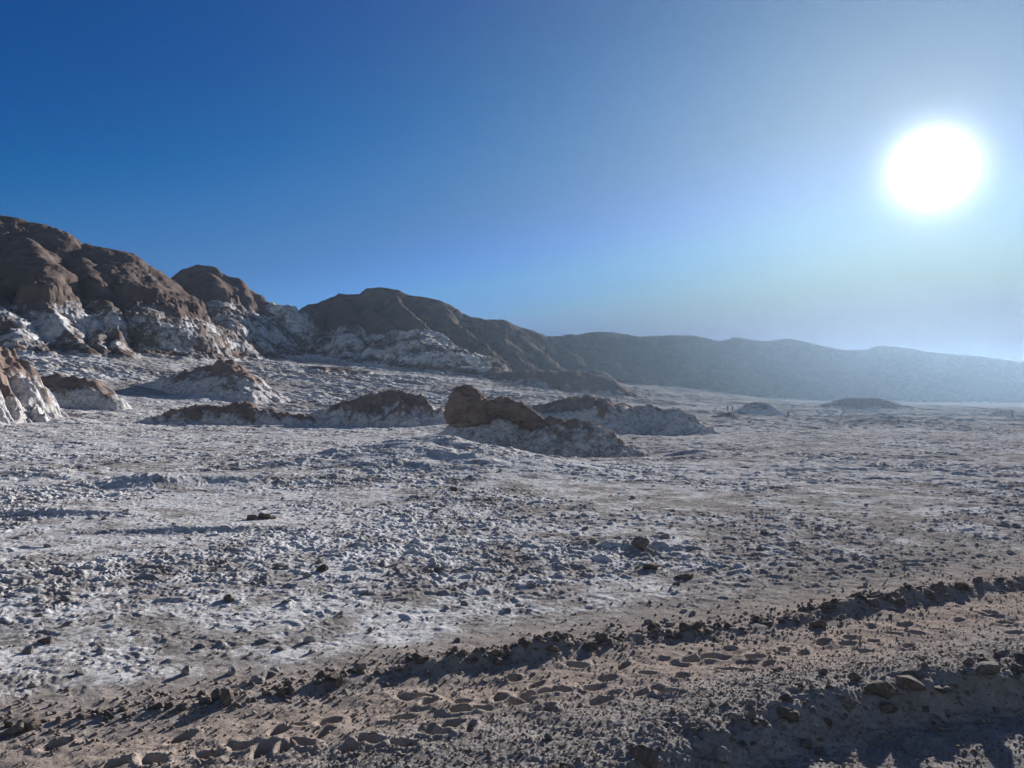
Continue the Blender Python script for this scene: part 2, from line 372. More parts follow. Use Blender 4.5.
def terrain(x, y):
    """Height and the material masks (salt, sand, hill) of the land at ground plan points."""
    x = np.asarray(x, dtype=np.float64); y = np.asarray(y, dtype=np.float64)
    shp = x.shape; x = x.ravel(); y = y.ravel()
    r = np.hypot(x, y)
    z = floor_rise(x, y)
    fade = 1 - sstep(500, 1200, r)
    z = z + 0.16 * perlin(x / 21, y / 21, 81) * sstep(6, 40, r) + 0.9 * perlin(x / 60, y / 60, 82) * sstep(70, 160, r) * fade
    dF, hF, sF, aF = row_dist(FAR_ROW, FAR_H, x, y)
    dN, hN, sN, aN = row_dist(NEAR_ROW, NEAR_H, x, y)
    track = (sF < 0) & (y < 40)
    flat = np.where(track, 0.0, sstep(0.2, 2.2, dF))            # 0 on the track, 1 out on the flat
    salt = np.zeros(x.shape)
    # ---- salt crust relief of the flat
    m = (flat > 0) & (r < 420)
    if m.any():
        X, Y, Rr = x[m], y[m], r[m]
        wx = X + 0.22 * perlin(X / 0.6, Y / 0.6, 91); wy = Y + 0.22 * perlin(X / 0.6, Y / 0.6, 92)
        reg = sstep(-0.5, 0.5, fbm(X / 7, Y / 7, 3, 93))
        n1 = np.abs(perlin(wx / 0.75, wy / 0.52, 94))
        n2 = np.abs(perlin(wx / 0.27, wy / 0.20, 95))
        n3 = np.abs(perlin(wx / 0.11, wy / 0.09, 96))
        n4 = perlin(X / 0.07, Y / 0.07, 97)
        spk = np.maximum(0, perlin(wx / 0.26, wy / 0.20, 98) - 0.28)
        n0 = perlin(wx / 3.4, wy / 3.4, 99)
        rel = (0.035 * n0 + 0.030 * n1 + 0.050 * n2 * (0.4 + n1) + 0.036 * n3 * (0.5 + 1.2 * n2) + 0.012 * n4 + 0.10 * spk + 0.02 * np.abs(perlin(wx / 0.13, wy / 0.11, 100))) * (0.45 + 0.75 * reg)
        big = 0.16 * np.abs(perlin(wx / 5.5, wy / 5.5, 101)) * sstep(20, 60, Rr)
        far_ = sstep(16, 45, Rr)
        big = big + far_ * (0.11 * np.abs(perlin(wx / 1.7, wy / 1.2, 102)) + 0.09 * np.abs(perlin(wx / 0.75, wy / 0.55, 103)) * (0.5 + reg))
        z[m] += flat[m] * (rel + big - 0.03)
    # ---- banks
    for (px, py, hw, h, hd, tilt) in BANKS:
        cx, cy = base_pt(px, py)
        wid = hw / F * cy
        u = (x - cx) / wid; v = (y - cy - tilt * (x - cx) + 0.5 * perlin(x / 2.5, y / 2.5, 111)) / abs(hd)
        mm = (np.abs(u) < 2.2) & (np.abs(v) < 4)
        if mm.any():
            f = np.exp(-u[mm] ** 2 * 1.6) * np.where((v[mm] < 0) & (hd > 0), np.exp(-(v[mm] * 2.2) ** 2), np.exp(-(v[mm] * 0.6) ** 2))
            z[mm] += h * f
    bx_, by_ = (540 - 512) / F * 58, 58.0
    z = z - 0.95 * np.exp(-(((x - bx_) / 13.0) ** 2 + ((y - by_) / 9.0) ** 2))
    m = (y > 15) & (y < 70) & (x > -30) & (x < 12)
    if m.any():
        X, Y = x[m], y[m]
        tent = np.full(X.shape, -50.0)
        for i in range(len(BANK_P) - 1):
            (ax, ay), (bx, by) = BANK_P[i], BANK_P[i + 1]
            dx, dy = bx - ax, by - ay
            t = np.clip(((X - ax) * dx + (Y - ay) * dy) / (dx * dx + dy * dy), 0, 1)
            ox, oy = X - ax - t * dx, Y - ay - t * dy
            d = np.sqrt(ox * ox + oy * oy + 0.8) - 0.9
            f = 0.5 + 0.5 * np.clip((oy - 0.4 * ox) / np.maximum(0.3, np.hypot(ox, oy)), -1, 1)
            tent = np.maximum(tent, BANK_Z[i] + (BANK_Z[i + 1] - BANK_Z[i]) * t - (0.125 + 0.3 * f) * d)
        tent += 0.12 * perlin(X / 1.9, Y / 1.9, 113)
        rough = z[m] - floor_rise(X, Y)
        z[m] = smax(z[m], tent + np.clip(rough, -0.05, 0.2), 0.3)
    # ---- farther rubble on the aprons
    m = (r > 70) & (r < 1300)
    if m.any():
        X, Y = x[m], y[m]
        a = sstep(70, 110, r[m]) * (0.4 + 0.6 * sstep(0, 0.5, perlin(X / 30, Y / 30, 121) + 0.3))
        z[m] += a * (0.9 * np.abs(perlin(X / 7.5, Y / 5.0, 122)) + 0.55 * np.abs(perlin(X / 3.1, Y / 2.2, 123)) + 0.3 * np.abs(perlin(X / 1.3, Y / 1.0, 124)) - 0.4) * (0.45 + 0.55 * sstep(100, 200, r[m]))
    # ---- track, windrows
    m = (dF < 2.0)
    if m.any():
        nz = 0.9 + 0.9 * perlin(aF[m] / 0.8, 0 * aF[m], 131) + 0.45 * perlin(aF[m] / 0.17, 0 * aF[m] + 3, 132)
        w = 0.12 + 0.7 * hF[m]
        z[m] += hF[m] * np.maximum(nz, 0.06) * np.exp(-(dF[m] / w) ** 2) + 0.12 * hF[m] * np.exp(-(dF[m] / 0.7) ** 2)
        lump = sstep(0.7, 0.0, dF[m]) * sstep(0.02, 0.2, hF[m])
        z[m] += lump * 0.07 * np.abs(perlin(x[m] / 0.12, y[m] / 0.12, 133))
    m = dN < 3.0
    if m.any():
        nz = 1 + 0.16 * perlin(aN[m] / 0.8, 0 * aN[m], 141) + 0.10 * perlin(aN[m] / 0.25, 0 * aN[m] + 3, 142)
        dd = dN[m] + 0.10 * perlin(x[m] / 0.5, y[m] / 0.5, 143)
        prof = np.where(sN[m] < 0, 1 - sstep(0.0, 0.50, dd), np.exp(-(dd / 0.95) ** 2))
        z[m] += hN[m] * nz * prof
        z[m] += np.exp(-(dN[m] / 0.9) ** 2) * sstep(0.02, 0.2, hN[m]) * (0.028 * np.abs(perlin(x[m] / 0.13, y[m] / 0.13, 144)) + 0.02 * np.abs(perlin(x[m] / 0.07, y[m] / 0.07, 145)))
    m = (r < 40) & (flat < 1)
    if m.any():
        X, Y = x[m], y[m]
        tr = 1 - flat[m]
        z[m] += tr * (0.022 * perlin(X / 0.9, Y / 0.6, 151) + 0.013 * fbm(X / 0.33, Y / 0.27, 3, 152))
        z[m] += foot_field(X, Y)
        gr = sstep(-0.1, 0.5, (-sN[m] * 0 + np.exp(-(dN[m] / 1.3) ** 2)) + 0.4 * perlin(X / 0.8, Y / 0.8, 154))
        z[m] += tr * gr * (0.014 * np.abs(perlin(X / 0.09, Y / 0.09, 155)) + 0.012 * np.abs(perlin(X / 0.045, Y / 0.045, 156)))
    # ---- masks
    mid = sstep(0.15, 1.3 + 0.28 * np.clip(x + 1.5, 0, 7), dF) * np.where(track, 0, 1)
    patch = fbm(x / 1.6, y / 1.6, 4, 161, 0.65) * 0.42 + 0.28 * perlin(x / 14, y / 11, 164) + 0.10
    salt = mid * sstep(-0.85, 0.65, patch + 0.15 * sstep(10, 45, r)) * (1 - 0.35 * sstep(105, 150, r) * sstep(-0.2, 0.35, perlin(x / 19, y / 15, 166))) * (0.92 - 0.15 * sstep(-3, 16, x + 0.10 * y - 4)) * (1 - 0.75 * sstep(180, 520, r) * sstep(-60, 120, x))
    sand = np.where(track, np.exp(-((dF - 0.95) / 0.75) ** 2), np.exp(-(dF / 0.9) ** 2) * 0.6) * (y < 60)
    # ---- hills
    hill = np.zeros(x.shape)
    m = (r > 135) & (y > 20)
    if m.any():
        h, sa = hill_field(x[m], y[m])
        g = z[m]
        zz = smax(h, g, 2.5)
        up = sstep(0.0, 3.0, h - g)
        hill[m] = sstep(-1.0, 1.0, h - g)
        z[m] = zz
        salt[m] = salt[m] * (1 - up) + sa * up
    return z.reshape(shp), salt.reshape(shp), sand.reshape(shp), hill.reshape(shp)

def gz(x, y):
    return float(terrain(np.array([x]), np.array([y]))[0][0])

# ------------------------------------------------------------------ materials
def new_mat(name):
    m = bpy.data.materials.new(name); m.use_nodes = True
    nt = m.node_tree; nt.nodes.clear()
    o = nt.nodes.new('ShaderNodeOutputMaterial'); b = nt.nodes.new('ShaderNodeBsdfPrincipled')
    nt.links.new(b.outputs[0], o.inputs['Surface'])
    return m, nt, b
def nd(nt, t, **kw):
    n = nt.nodes.new(t)
    for k, v in kw.items():
        setattr(n, k, v)
    return n
def noise(nt, co, scale, detail=4, rough=0.55, dist=0.0):
    n = nd(nt, 'ShaderNodeTexNoise')
    n.inputs['Scale'].default_value = scale; n.inputs['Detail'].default_value = detail
    n.inputs['Roughness'].default_value = rough; n.inputs['Distortion'].default_value = dist
    nt.links.new(co, n.inputs['Vector'])
    return n.outputs['Fac']
def rampn(nt, fac, stops):
    r = nd(nt, 'ShaderNodeValToRGB')
    e = r.color_ramp.elements
    while len(e) < len(stops):
        e.new(0.5)
    for i, (p, c) in enumerate(stops):
        e[i].position = p; e[i].color = (*c, 1)
    nt.links.new(fac, r.inputs[0])
    return r.outputs[0]
def math_n(nt, op, a, b=None, clamp=False):
    n = nd(nt, 'ShaderNodeMath', operation=op, use_clamp=clamp)
    for i, v in enumerate((a, b)):
        if v is None: continue
        if isinstance(v, (int, float)): n.inputs[i].default_value = v
        else: nt.links.new(v, n.inputs[i])
    return n.outputs[0]
def mixc(nt, fac, a, b):
    n = nd(nt, 'ShaderNodeMix', data_type='RGBA')
    for i, v in ((0, fac), (6, a), (7, b)):
        if isinstance(v, (int, float)): n.inputs[i].default_value = v
        elif isinstance(v, tuple): n.inputs[i].default_value = (*v, 1)
        else: nt.links.new(v, n.inputs[i])
    return n.outputs[2]
def attr(nt, name):
    return nd(nt, 'ShaderNodeAttribute', attribute_name=name).outputs['Fac']

DIRT_A, DIRT_B, DIRT_C = (0.16, 0.140, 0.126), (0.28, 0.252, 0.232), (0.39, 0.362, 0.34)
SALT_A, SALT_B = (0.40, 0.385, 0.375), (0.70, 0.69, 0.68)

def ground_material():
    m, nt, b = new_mat('salt_crusted_ground')
    co = nd(nt, 'ShaderNodeNewGeometry').outputs['Position']
    salt = attr(nt, 'salt'); sand = attr(nt, 'sand')
    dirt = rampn(nt, noise(nt, co, 2.2, 8, 0.65), [(0.30, DIRT_A), (0.52, DIRT_B), (0.75, DIRT_C)])
    grit = noise(nt, co, 26, 4, 0.7)
    dirt = mixc(nt, math_n(nt, 'MULTIPLY', grit, 0.45), dirt, (0.33, 0.30, 0.275))
    speck = nd(nt, 'ShaderNodeMapRange'); speck.inputs[1].default_value = 0.52; speck.inputs[2].default_value = 0.64
    nt.links.new(noise(nt, co, 34, 5, 0.75), speck.inputs[0])
    dirt = mixc(nt, math_n(nt, 'MULTIPLY', speck.outputs[0], 0.55), dirt, (0.10, 0.085, 0.075))
    speck2 = nd(nt, 'ShaderNodeMapRange'); speck2.inputs[1].default_value = 0.58; speck2.inputs[2].default_value = 0.70
    nt.links.new(noise(nt, co, 21, 5, 0.75), speck2.inputs[0])
    dirt = mixc(nt, math_n(nt, 'MULTIPLY', speck2.outputs[0], 0.6), dirt, (0.52, 0.49, 0.46))
    sandc = rampn(nt, noise(nt, co, 5, 6, 0.6), [(0.3, (0.29, 0.228, 0.184)), (0.7, (0.41, 0.332, 0.274))])
    dirt = mixc(nt, math_n(nt, 'MULTIPLY', sand, 0.85, True), dirt, sandc)
    fine = noise(nt, co, 3.6, 9, 0.72, 0.3)
    micro = noise(nt, co, 17, 5, 0.7)
    rubble = noise(nt, co, 0.55, 7, 0.7, 0.5)
    f = math_n(nt, 'ADD', math_n(nt, 'MULTIPLY', fine, 0.80), math_n(nt, 'MULTIPLY', micro, 0.60))
    f = math_n(nt, 'ADD', f, math_n(nt, 'MULTIPLY', rubble, 0.26))
    f = math_n(nt, 'ADD', f, math_n(nt, 'MULTIPLY', salt, 0.50))
    mask = nd(nt, 'ShaderNodeMapRange'); mask.interpolation_type = 'SMOOTHSTEP'
    mask.inputs[1].default_value = 1.03; mask.inputs[2].default_value = 1.27
    nt.links.new(f, mask.inputs[0])
    saltc = rampn(nt, noise(nt, co, 7, 6, 0.65), [(0.3, SALT_A), (0.7, SALT_B)])
    c = mixc(nt, mask.outputs[0], dirt, saltc)
    nt.links.new(c, b.inputs['Base Color'])
    b.inputs['Roughness'].default_value = 0.9
    b.inputs['Specular IOR Level'].default_value = 0.0
    bp = nd(nt, 'ShaderNodeBump'); bp.inputs['Strength'].default_value = 0.8; bp.inputs['Distance'].default_value = 0.03
    h = math_n(nt, 'ADD', noise(nt, co, 14, 7, 0.7), math_n(nt, 'MULTIPLY', noise(nt, co, 60, 3, 0.6), 0.35))
    nt.links.new(h, bp.inputs['Height']); nt.links.new(bp.outputs[0], b.inputs['Normal'])
    return m

def hill_material(name, scale=1.0, brown=((0.075, 0.057, 0.050), (0.130, 0.102, 0.089), (0.20, 0.158, 0.137)), bump=0.14):
    m, nt, b = new_mat(name)
    co = nd(nt, 'ShaderNodeNewGeometry').outputs['Position']
    salt = attr(nt, 'salt')
    dirt = rampn(nt, noise(nt, co, 0.22 * scale, 9, 0.65), [(0.3, brown[0]), (0.5, brown[1]), (0.72, brown[2])])
    mp = nd(nt, 'ShaderNodeMapping'); mp.inputs['Scale'].default_value = (0.05 * scale, 0.05 * scale, 1.1 * scale)
    nt.links.new(co, mp.inputs[0])
    band = noise(nt, mp.outputs[0], 1.0, 4, 0.6)
    dirt = mixc(nt, math_n(nt, 'MULTIPLY', band, 0.35), dirt, (0.17, 0.12, 0.095))
    f = math_n(nt, 'ADD', math_n(nt, 'MULTIPLY', noise(nt, co, 0.30 * scale, 10, 0.75, 0.4), 0.75), math_n(nt, 'MULTIPLY', noise(nt, co, 1.1 * scale, 6, 0.7, 0.3), 0.30))
    f = math_n(nt, 'ADD', f, math_n(nt, 'MULTIPLY', salt, 0.42))
    mask = nd(nt, 'ShaderNodeMapRange'); mask.interpolation_type = 'SMOOTHSTEP'
    mask.inputs[1].default_value = 0.80; mask.inputs[2].default_value = 1.00
    nt.links.new(f, mask.inputs[0])
    saltc = rampn(nt, noise(nt, co, 0.9 * scale, 6, 0.65), [(0.3, SALT_A), (0.7, SALT_B)])
    c = mixc(nt, mask.outputs[0], dirt, saltc)
    nt.links.new(c, b.inputs['Base Color'])
    b.inputs['Roughness'].default_value = 1.0
    b.inputs['Specular IOR Level'].default_value = 0.0
    bp = nd(nt, 'ShaderNodeBump'); bp.inputs['Strength'].default_value = bump; bp.inputs['Distance'].default_value = 0.5 / scale
    nt.links.new(noise(nt, co, 1.4 * scale, 8, 0.7), bp.inputs['Height']); nt.links.new(bp.outputs[0], b.inputs['Normal'])
    return m

def stone_material(name, c0, c1, c2, scale=9):
    m, nt, b = new_mat(name)
    tc = nd(nt, 'ShaderNodeTexCoord').outputs['Object']
    oi = nd(nt, 'ShaderNodeObjectInfo').outputs['Random']
    ofs = nd(nt, 'ShaderNodeVectorMath', operation='ADD')
    cb = nd(nt, 'ShaderNodeCombineXYZ')
    nt.links.new(math_n(nt, 'MULTIPLY', oi, 40.0), cb.inputs[0])
    nt.links.new(tc, ofs.inputs[0]); nt.links.new(cb.outputs[0], ofs.inputs[1])
    co = ofs.outputs[0]
    c = rampn(nt, noise(nt, co, scale * 0.3, 7, 0.65), [(0.3, c0), (0.52, c1), (0.72, c2)])
    hv = nd(nt, 'ShaderNodeHueSaturation')
    nt.links.new(math_n(nt, 'ADD', math_n(nt, 'MULTIPLY', oi, 0.6), 0.7), hv.inputs['Value'])
    nt.links.new(c, hv.inputs['Color']); nt.links.new(hv.outputs[0], b.inputs['Base Color'])
    b.inputs['Roughness'].default_value = 0.95
    b.inputs['Specular IOR Level'].default_value = 0.08
    bp = nd(nt, 'ShaderNodeBump'); bp.inputs['Strength'].default_value = 0.5; bp.inputs['Distance'].default_value = 0.05
    nt.links.new(noise(nt, co, scale, 6, 0.7), bp.inputs['Height']); nt.links.new(bp.outputs[0], b.inputs['Normal'])
    return m

M_ground = ground_material()
M_hill = hill_material('brown_hill_rock')
M_outcrop = hill_material('salt_veined_rock', 5.0, ((0.15, 0.112, 0.096), (0.24, 0.18, 0.153), (0.33, 0.262, 0.225)), 0.7)
M_stone = stone_material('grey_brown_stone', (0.085, 0.07, 0.06), (0.16, 0.13, 0.11), (0.27, 0.235, 0.20))
M_pale = stone_material('pale_stone', (0.12, 0.105, 0.09), (0.21, 0.185, 0.165), (0.34, 0.31, 0.28))
M_clod = stone_material('salty_clod', (0.14, 0.12, 0.108), (0.27, 0.24, 0.22), (0.56, 0.54, 0.52))

# ------------------------------------------------------------------ mesh helpers
def link(name, me, mats=(), parent=None, loc=None):
    o = bpy.data.objects.new(name, me)
    col.objects.link(o)
    for m in mats:
        me.materials.append(m)
    if parent is not None: o.parent = parent
    if loc is not None: o.location = loc
    return o
def tag(o, label=None, cat=None, group=None, kind=None):
    if label: o['label'] = label
    if cat: o['category'] = cat
    if group: o['group'] = group
    if kind: o['kind'] = kind
    return o
def empty(name, loc):
    o = bpy.data.objects.new(name, None); col.objects.link(o); o.location = loc; o.empty_display_size = 0.3
    return o
def grid_mesh(name, co, quads, attrs, smooth=True):
    me = bpy.data.meshes.new(name)
    me.vertices.add(len(co)); me.vertices.foreach_set('co', np.ascontiguousarray(co, dtype=np.float32).ravel())
    nq = len(quads)
    me.loops.add(nq * 4); me.loops.foreach_set('vertex_index', np.ascontiguousarray(quads, dtype=np.int32).ravel())
    me.polygons.add(nq)
    me.polygons.foreach_set('loop_start', np.arange(0, nq * 4, 4, dtype=np.int32))
    me.polygons.foreach_set('use_smooth', np.full(nq, smooth, dtype=bool))
    for k, v in attrs.items():
        a = me.attributes.new(k, 'FLOAT', 'POINT'); a.data.foreach_set('value', np.ascontiguousarray(v, dtype=np.float32))
    me.update(calc_edges=True)
    return me

# ------------------------------------------------------------------ ground and hills: one land surface, split where the hills begin
DETAIL = 1.0
def steps(r0, r1, q):
    n = max(2, int(math.log(r1 / r0) / q * DETAIL))
    return list(np.exp(np.linspace(math.log(r0), math.log(r1), n, endpoint=False)))
radii = np.array([0.35] + steps(0.6, 4.0, 0.06) + steps(4.0, 16, 0.0030) + steps(16, 140, 0.0026) + steps(140, 420, 0.0019) + steps(420, 900, 0.0028) + steps(900, 1500, 0.02) + steps(1500, 9000, 0.15) + [9000.0])
pxs = np.arange(-140, 1165, 0.9 / DETAIL)
fine_az = np.arctan((pxs - 512) / F)
coarse = np.arange(fine_az[-1] + R(1.5), fine_az[0] + 2 * math.pi - R(1.0), R(1.5))
azs = np.concatenate([fine_az, coarse])
NR, NA = len(radii), len(azs)
sx, sy = np.sin(azs), np.cos(azs)
Z = np.zeros((NR, NA)); S = np.zeros((NR, NA)); D_ = np.zeros((NR, NA)); HL = np.zeros((NR, NA))
for i0 in range(0, NR, 60):
    rr = radii[i0:i0 + 60][:, None]
    Z[i0:i0 + 60], S[i0:i0 + 60], D_[i0:i0 + 60], HL[i0:i0 + 60] = terrain(rr * sx[None], rr * sy[None])
co = np.stack([radii[:, None] * sx[None], radii[:, None] * sy[None], Z], -1).reshape(-1, 3)
idx = np.arange(NR * NA).reshape(NR, NA)
nxt = np.roll(idx, -1, axis=1)
quads = np.stack([idx[:-1], idx[1:], nxt[1:], nxt[:-1]], -1).reshape(-1, 4)
isz = HL.ravel()[quads].mean(1) > 0.5
def sub(name, sel, mat, keys):
    q = quads[sel]
    used = np.zeros(len(co), dtype=bool); used[q.ravel()] = True
    remap = np.cumsum(used) - 1
    at = {k: v.ravel()[used] for k, v in keys.items()}
    me = grid_mesh(name, co[used], remap[q], at)
    return link(name, me, [mat])
ground = tag(sub('ground', ~isz, M_ground, {'salt': S, 'sand': D_}), kind='structure')
hills = tag(sub('hills', isz, M_hill, {'salt': S}), kind='structure')
print('land verts', len(co), 'top', co[:, 2].max())

# ------------------------------------------------------------------ outcrops: local height surfaces with a skirt under the ground
def outcrop_mesh(name, lines, res, rough=0.25, seed=0, margin=14.0, saltz=None, saltw=1.0, k=0.9, a=0.5, salt_amt=1.0, lump=1.0):
    P = [np.array([place(*p) for p in ln]) for ln in lines]
    allp = np.concatenate(P)
    x0, y0 = allp[:, 0].min() - margin, allp[:, 1].min() - margin
    x1, y1 = allp[:, 0].max() + margin, allp[:, 1].max() + margin
    gx = np.arange(x0, x1, res); gy = np.arange(y0, y1, res)
    X, Y = np.meshgrid(gx, gy, indexing='ij')
    wl_ = max(1.2, rough * 5)
    wx = X + rough * 1.1 * perlin(X / wl_, Y / wl_, seed) + rough * 0.5 * perlin(X / wl_ * 2.3, Y / wl_ * 2.3, seed + 1)
    wy = Y + rough * 1.1 * perlin(X / wl_, Y / wl_, seed + 2) + rough * 0.5 * perlin(X / wl_ * 2.3, Y / wl_ * 2.3, seed + 3)
    h = np.full(X.shape, -1e3); arc = np.zeros(X.shape); dd = np.zeros(X.shape)
    L = 0.0
    for Q in P:
        L += 31
        for i in range(len(Q) - 1):
            ax, ay, az = Q[i]; bx, by, bz = Q[i + 1]
            dx, dy = bx - ax, by - ay
            l2 = dx * dx + dy * dy + 1e-6
            t = np.clip(((wx - ax) * dx + (wy - ay) * dy) / l2, 0, 1)
            d = np.hypot(wx - ax - t * dx, wy - ay - t * dy)
            hh = az + (bz - az) * t - k * (np.sqrt(d * d + a * a) - a)
            mk = hh > h
            h = np.where(mk, hh, h); arc = np.where(mk, L + t * math.sqrt(l2), arc); dd = np.where(mk, d, dd)
            L += math.sqrt(l2)
    nr = sstep(0, 1.5 * rough + 0.3, dd)
    h = h + rough * (0.95 * ridged(arc / (rough * 5), dd / (rough * 18), 3, seed + 4) - 0.75) * nr
    h = h + lump * rough * (0.9 * (np.abs(perlin(wx / (rough * 4), wy / (rough * 4), seed + 5)) - 0.25) + 0.5 * (np.abs(perlin(wx / (rough * 1.7), wy / (rough * 1.7), seed + 6)) - 0.2) + 0.22 * perlin(wx / (rough * 0.7), wy / (rough * 0.7), seed + 7))
    g = terrain(X, Y)[0]
    hsm = smax(h, g - 0.12 * rough * 4, max(0.25, rough * 1.6))
    keep = hsm > g - 0.25 * max(0.4, rough)
    hz = np.maximum(hsm, g - 0.6)
    crest = allp[:, 2].max()
    lo = g
    frac = (h - lo) / np.maximum(0.3, crest - lo)
    salt = salt_amt * (1 - sstep(saltw - 0.38, saltw + 0.38, frac + 0.34 * perlin(X / (rough * 7), Y / (rough * 7), seed + 8) + 0.26 * perlin(X / (rough * 2.2), Y / (rough * 2.2), seed + 9)))
    ii = np.arange(X.size).reshape(X.shape)
    q = np.stack([ii[:-1, :-1], ii[1:, :-1], ii[1:, 1:], ii[:-1, 1:]], -1).reshape(-1, 4)
    kq = keep.ravel()[q].any(1)
    q = q[kq]
    used = np.zeros(X.size, dtype=bool); used[q.ravel()] = True
    rm = np.cumsum(used) - 1
    cc = np.stack([X.ravel(), Y.ravel(), hz.ravel()], -1)
    org = np.array([allp[:, 0].mean(), allp[:, 1].mean(), float(g[X.shape[0] // 2, X.shape[1] // 2])])
    me = grid_mesh(name, cc[used] - org, rm[q], {'salt': salt.ravel()[used]})
    return me, org

def outcrop(name, label, cat, lines, res, **kw):
    me, org = outcrop_mesh(name, lines, res, **kw)
    o = link(name, me, [kw.get('mat', M_outcrop)] if False else [M_outcrop], None, tuple(org))
    tag(o, label, cat)
    return o

def blob_mesh(name, blobs, seed, amp, voxel, salt=0.12):
    """Union of ellipsoids (centre, radii, euler) remeshed into one weathered boulder skin."""
    bm = bmesh.new()
    for (c, r3, e) in blobs:
        M = Matrix.Translation(c) @ Euler(e).to_matrix().to_4x4() @ Matrix.Diagonal((*r3, 1))
        bmesh.ops.create_icosphere(bm, subdivisions=4, radius=1.0, matrix=M)
    me = bpy.data.meshes.new(name); bm.to_mesh(me); bm.free()
    tmp = bpy.data.objects.new('tmp', me); col.objects.link(tmp)
    md = tmp.modifiers.new('r', 'REMESH'); md.mode = 'VOXEL'; md.voxel_size = voxel; md.use_smooth_shade = True
    sm = tmp.modifiers.new('s', 'SMOOTH'); sm.iterations = 6; sm.factor = 0.6
    dg = bpy.context.evaluated_depsgraph_get(); dg.update()
    me2 = bpy.data.meshes.new_from_object(tmp.evaluated_get(dg))
    bpy.data.objects.remove(tmp); bpy.data.meshes.remove(me)
    n = len(me2.vertices)
    v = np.zeros(n * 3, dtype=np.float32); me2.vertices.foreach_get('co', v); v = v.reshape(-1, 3)
    nn = np.zeros(n * 3, dtype=np.float32); me2.vertices.foreach_get('normal', nn); nn = nn.reshape(-1, 3)
    s = 1.0
    d = fbm(v[:, 0] * 1.1 + v[:, 2] * 0.9, v[:, 1] * 1.1 - v[:, 2] * 0.7, 4, seed)
    d = d + 0.5 * ridged(v[:, 0] * 0.5 + v[:, 1] * 0.5, v[:, 2] * 3.0, 2, seed + 9) - 0.3
    d = d + 0.28 * fbm(v[:, 0] * 4.3 + v[:, 2] * 2.1, v[:, 1] * 4.3 - v[:, 2] * 3.3, 3, seed + 20)
    u_ = v[:, 0] * 0.8 + v[:, 1] * 0.5; w_ = v[:, 2] * 1.2 - v[:, 0] * 0.25
    crack = np.exp(-(perlin(u_ * 0.9 + 0.2 * w_, w_ * 0.6, seed + 31) / 0.07) ** 2) + 0.7 * np.exp(-(perlin(u_ * 0.4, w_ * 1.9, seed + 33) / 0.09) ** 2)
    d = d - 0.8 * crack + 0.5 * np.abs(fbm(u_ * 1.9, w_ * 1.9, 3, seed + 40))
    v = v + nn * (amp * 1.35 * d)[:, None]
    me2.vertices.foreach_set('co', v.ravel())
    a = me2.attributes.new('salt', 'FLOAT', 'POINT'); a.data.foreach_set('value', np.full(n, salt, dtype=np.float32))
    me2.update(); me2.name = name
    return me2

# -- the weathered outcrop in the middle of the flat, a boulder standing on its crest
def ppos(px, py, D):
    return np.array(place(px, py, D))
OS = 1.21
root_p = ppos(540, 452, 48.5 * OS); root_p[2] = -0.9
root = empty('rock_outcrop', tuple(root_p))
tag(root, 'isolated brown outcrop on the flat, a rounded knob boulder above its pale salt skirt', 'rock outcrop')
me, org = outcrop_mesh('salt_skirt', [[(452, 436, 59.89), (458, 422, 60.26), (475, 416, 60.50), (500, 416, 60.86), (530, 422, 60.74), (556, 427, 59.89)]], 0.09, rough=0.16, seed=210, margin=4, saltw=1.3, k=0.95, a=0.8, lump=1.0)
link('salt_skirt', me, [M_outcrop], root, tuple(org - root_p))
me, org = outcrop_mesh('front_mound', [[(520, 436, 57.60), (545, 428, 57.48), (575, 419, 57.60), (596, 424, 57.48), (606, 434, 57.11)], [(600, 436, 56.87), (622, 444, 56.63), (640, 451, 56.39)], [(520, 436, 57.60), (500, 446, 57.11)]], 0.08, rough=0.2, seed=230, margin=3.5, saltw=1.0, k=0.85, a=0.3, salt_amt=0.9, lump=1.5)
link('front_mound', me, [M_outcrop], root, tuple(org - root_p))
def B(px, py, D, rx, ry, rz, e=(0, 0, 0)):
    return (tuple(ppos(px, py, D * OS) - root_p), (rx * OS, ry * OS, rz * OS), e)
me = blob_mesh('boulder', [B(466, 403, 49.6, 1.22, 1.15, 1.12, (0, 0.1, 0)), B(459, 413, 49.6, 0.95, 0.9, 1.2), B(476, 409, 49.8, 1.2, 1.0, 0.95, (0, 0.3, 0)), B(472, 420, 49.8, 1.5, 1.1, 0.8)], 241, 0.10, 0.09)
link('boulder', me, [M_outcrop], root)
me = blob_mesh('rock_rib', [B(492, 409, 49.9, 0.95, 0.75, 0.62, (0, 0.2, 0)), B(506, 409, 49.8, 1.1, 0.8, 0.7, (0, 0.35, 0)), B(522, 415, 49.5, 1.15, 0.8, 0.72, (0, 0.5, 0)), B(534, 422, 49.2, 0.75, 0.7, 0.62, (0, 0.6, 0))], 251, 0.10, 0.08)
link('rock_rib', me, [M_outcrop], root)
me = blob_mesh('end_knob', [B(551, 424, 48.8, 0.55, 0.5, 0.5), B(560, 427, 48.6, 0.5, 0.5, 0.42), B(546, 429, 48.8, 0.6, 0.5, 0.4)], 261, 0.09, 0.06)
link('end_knob', me, [M_outcrop], root)
me = blob_mesh('end_knob', [B(611, 439, 46.9, 0.36, 0.34, 0.40), B(617, 443, 46.8, 0.4, 0.3, 0.3)], 267, 0.07, 0.05)
link('end_knob', me, [M_outcrop], root)

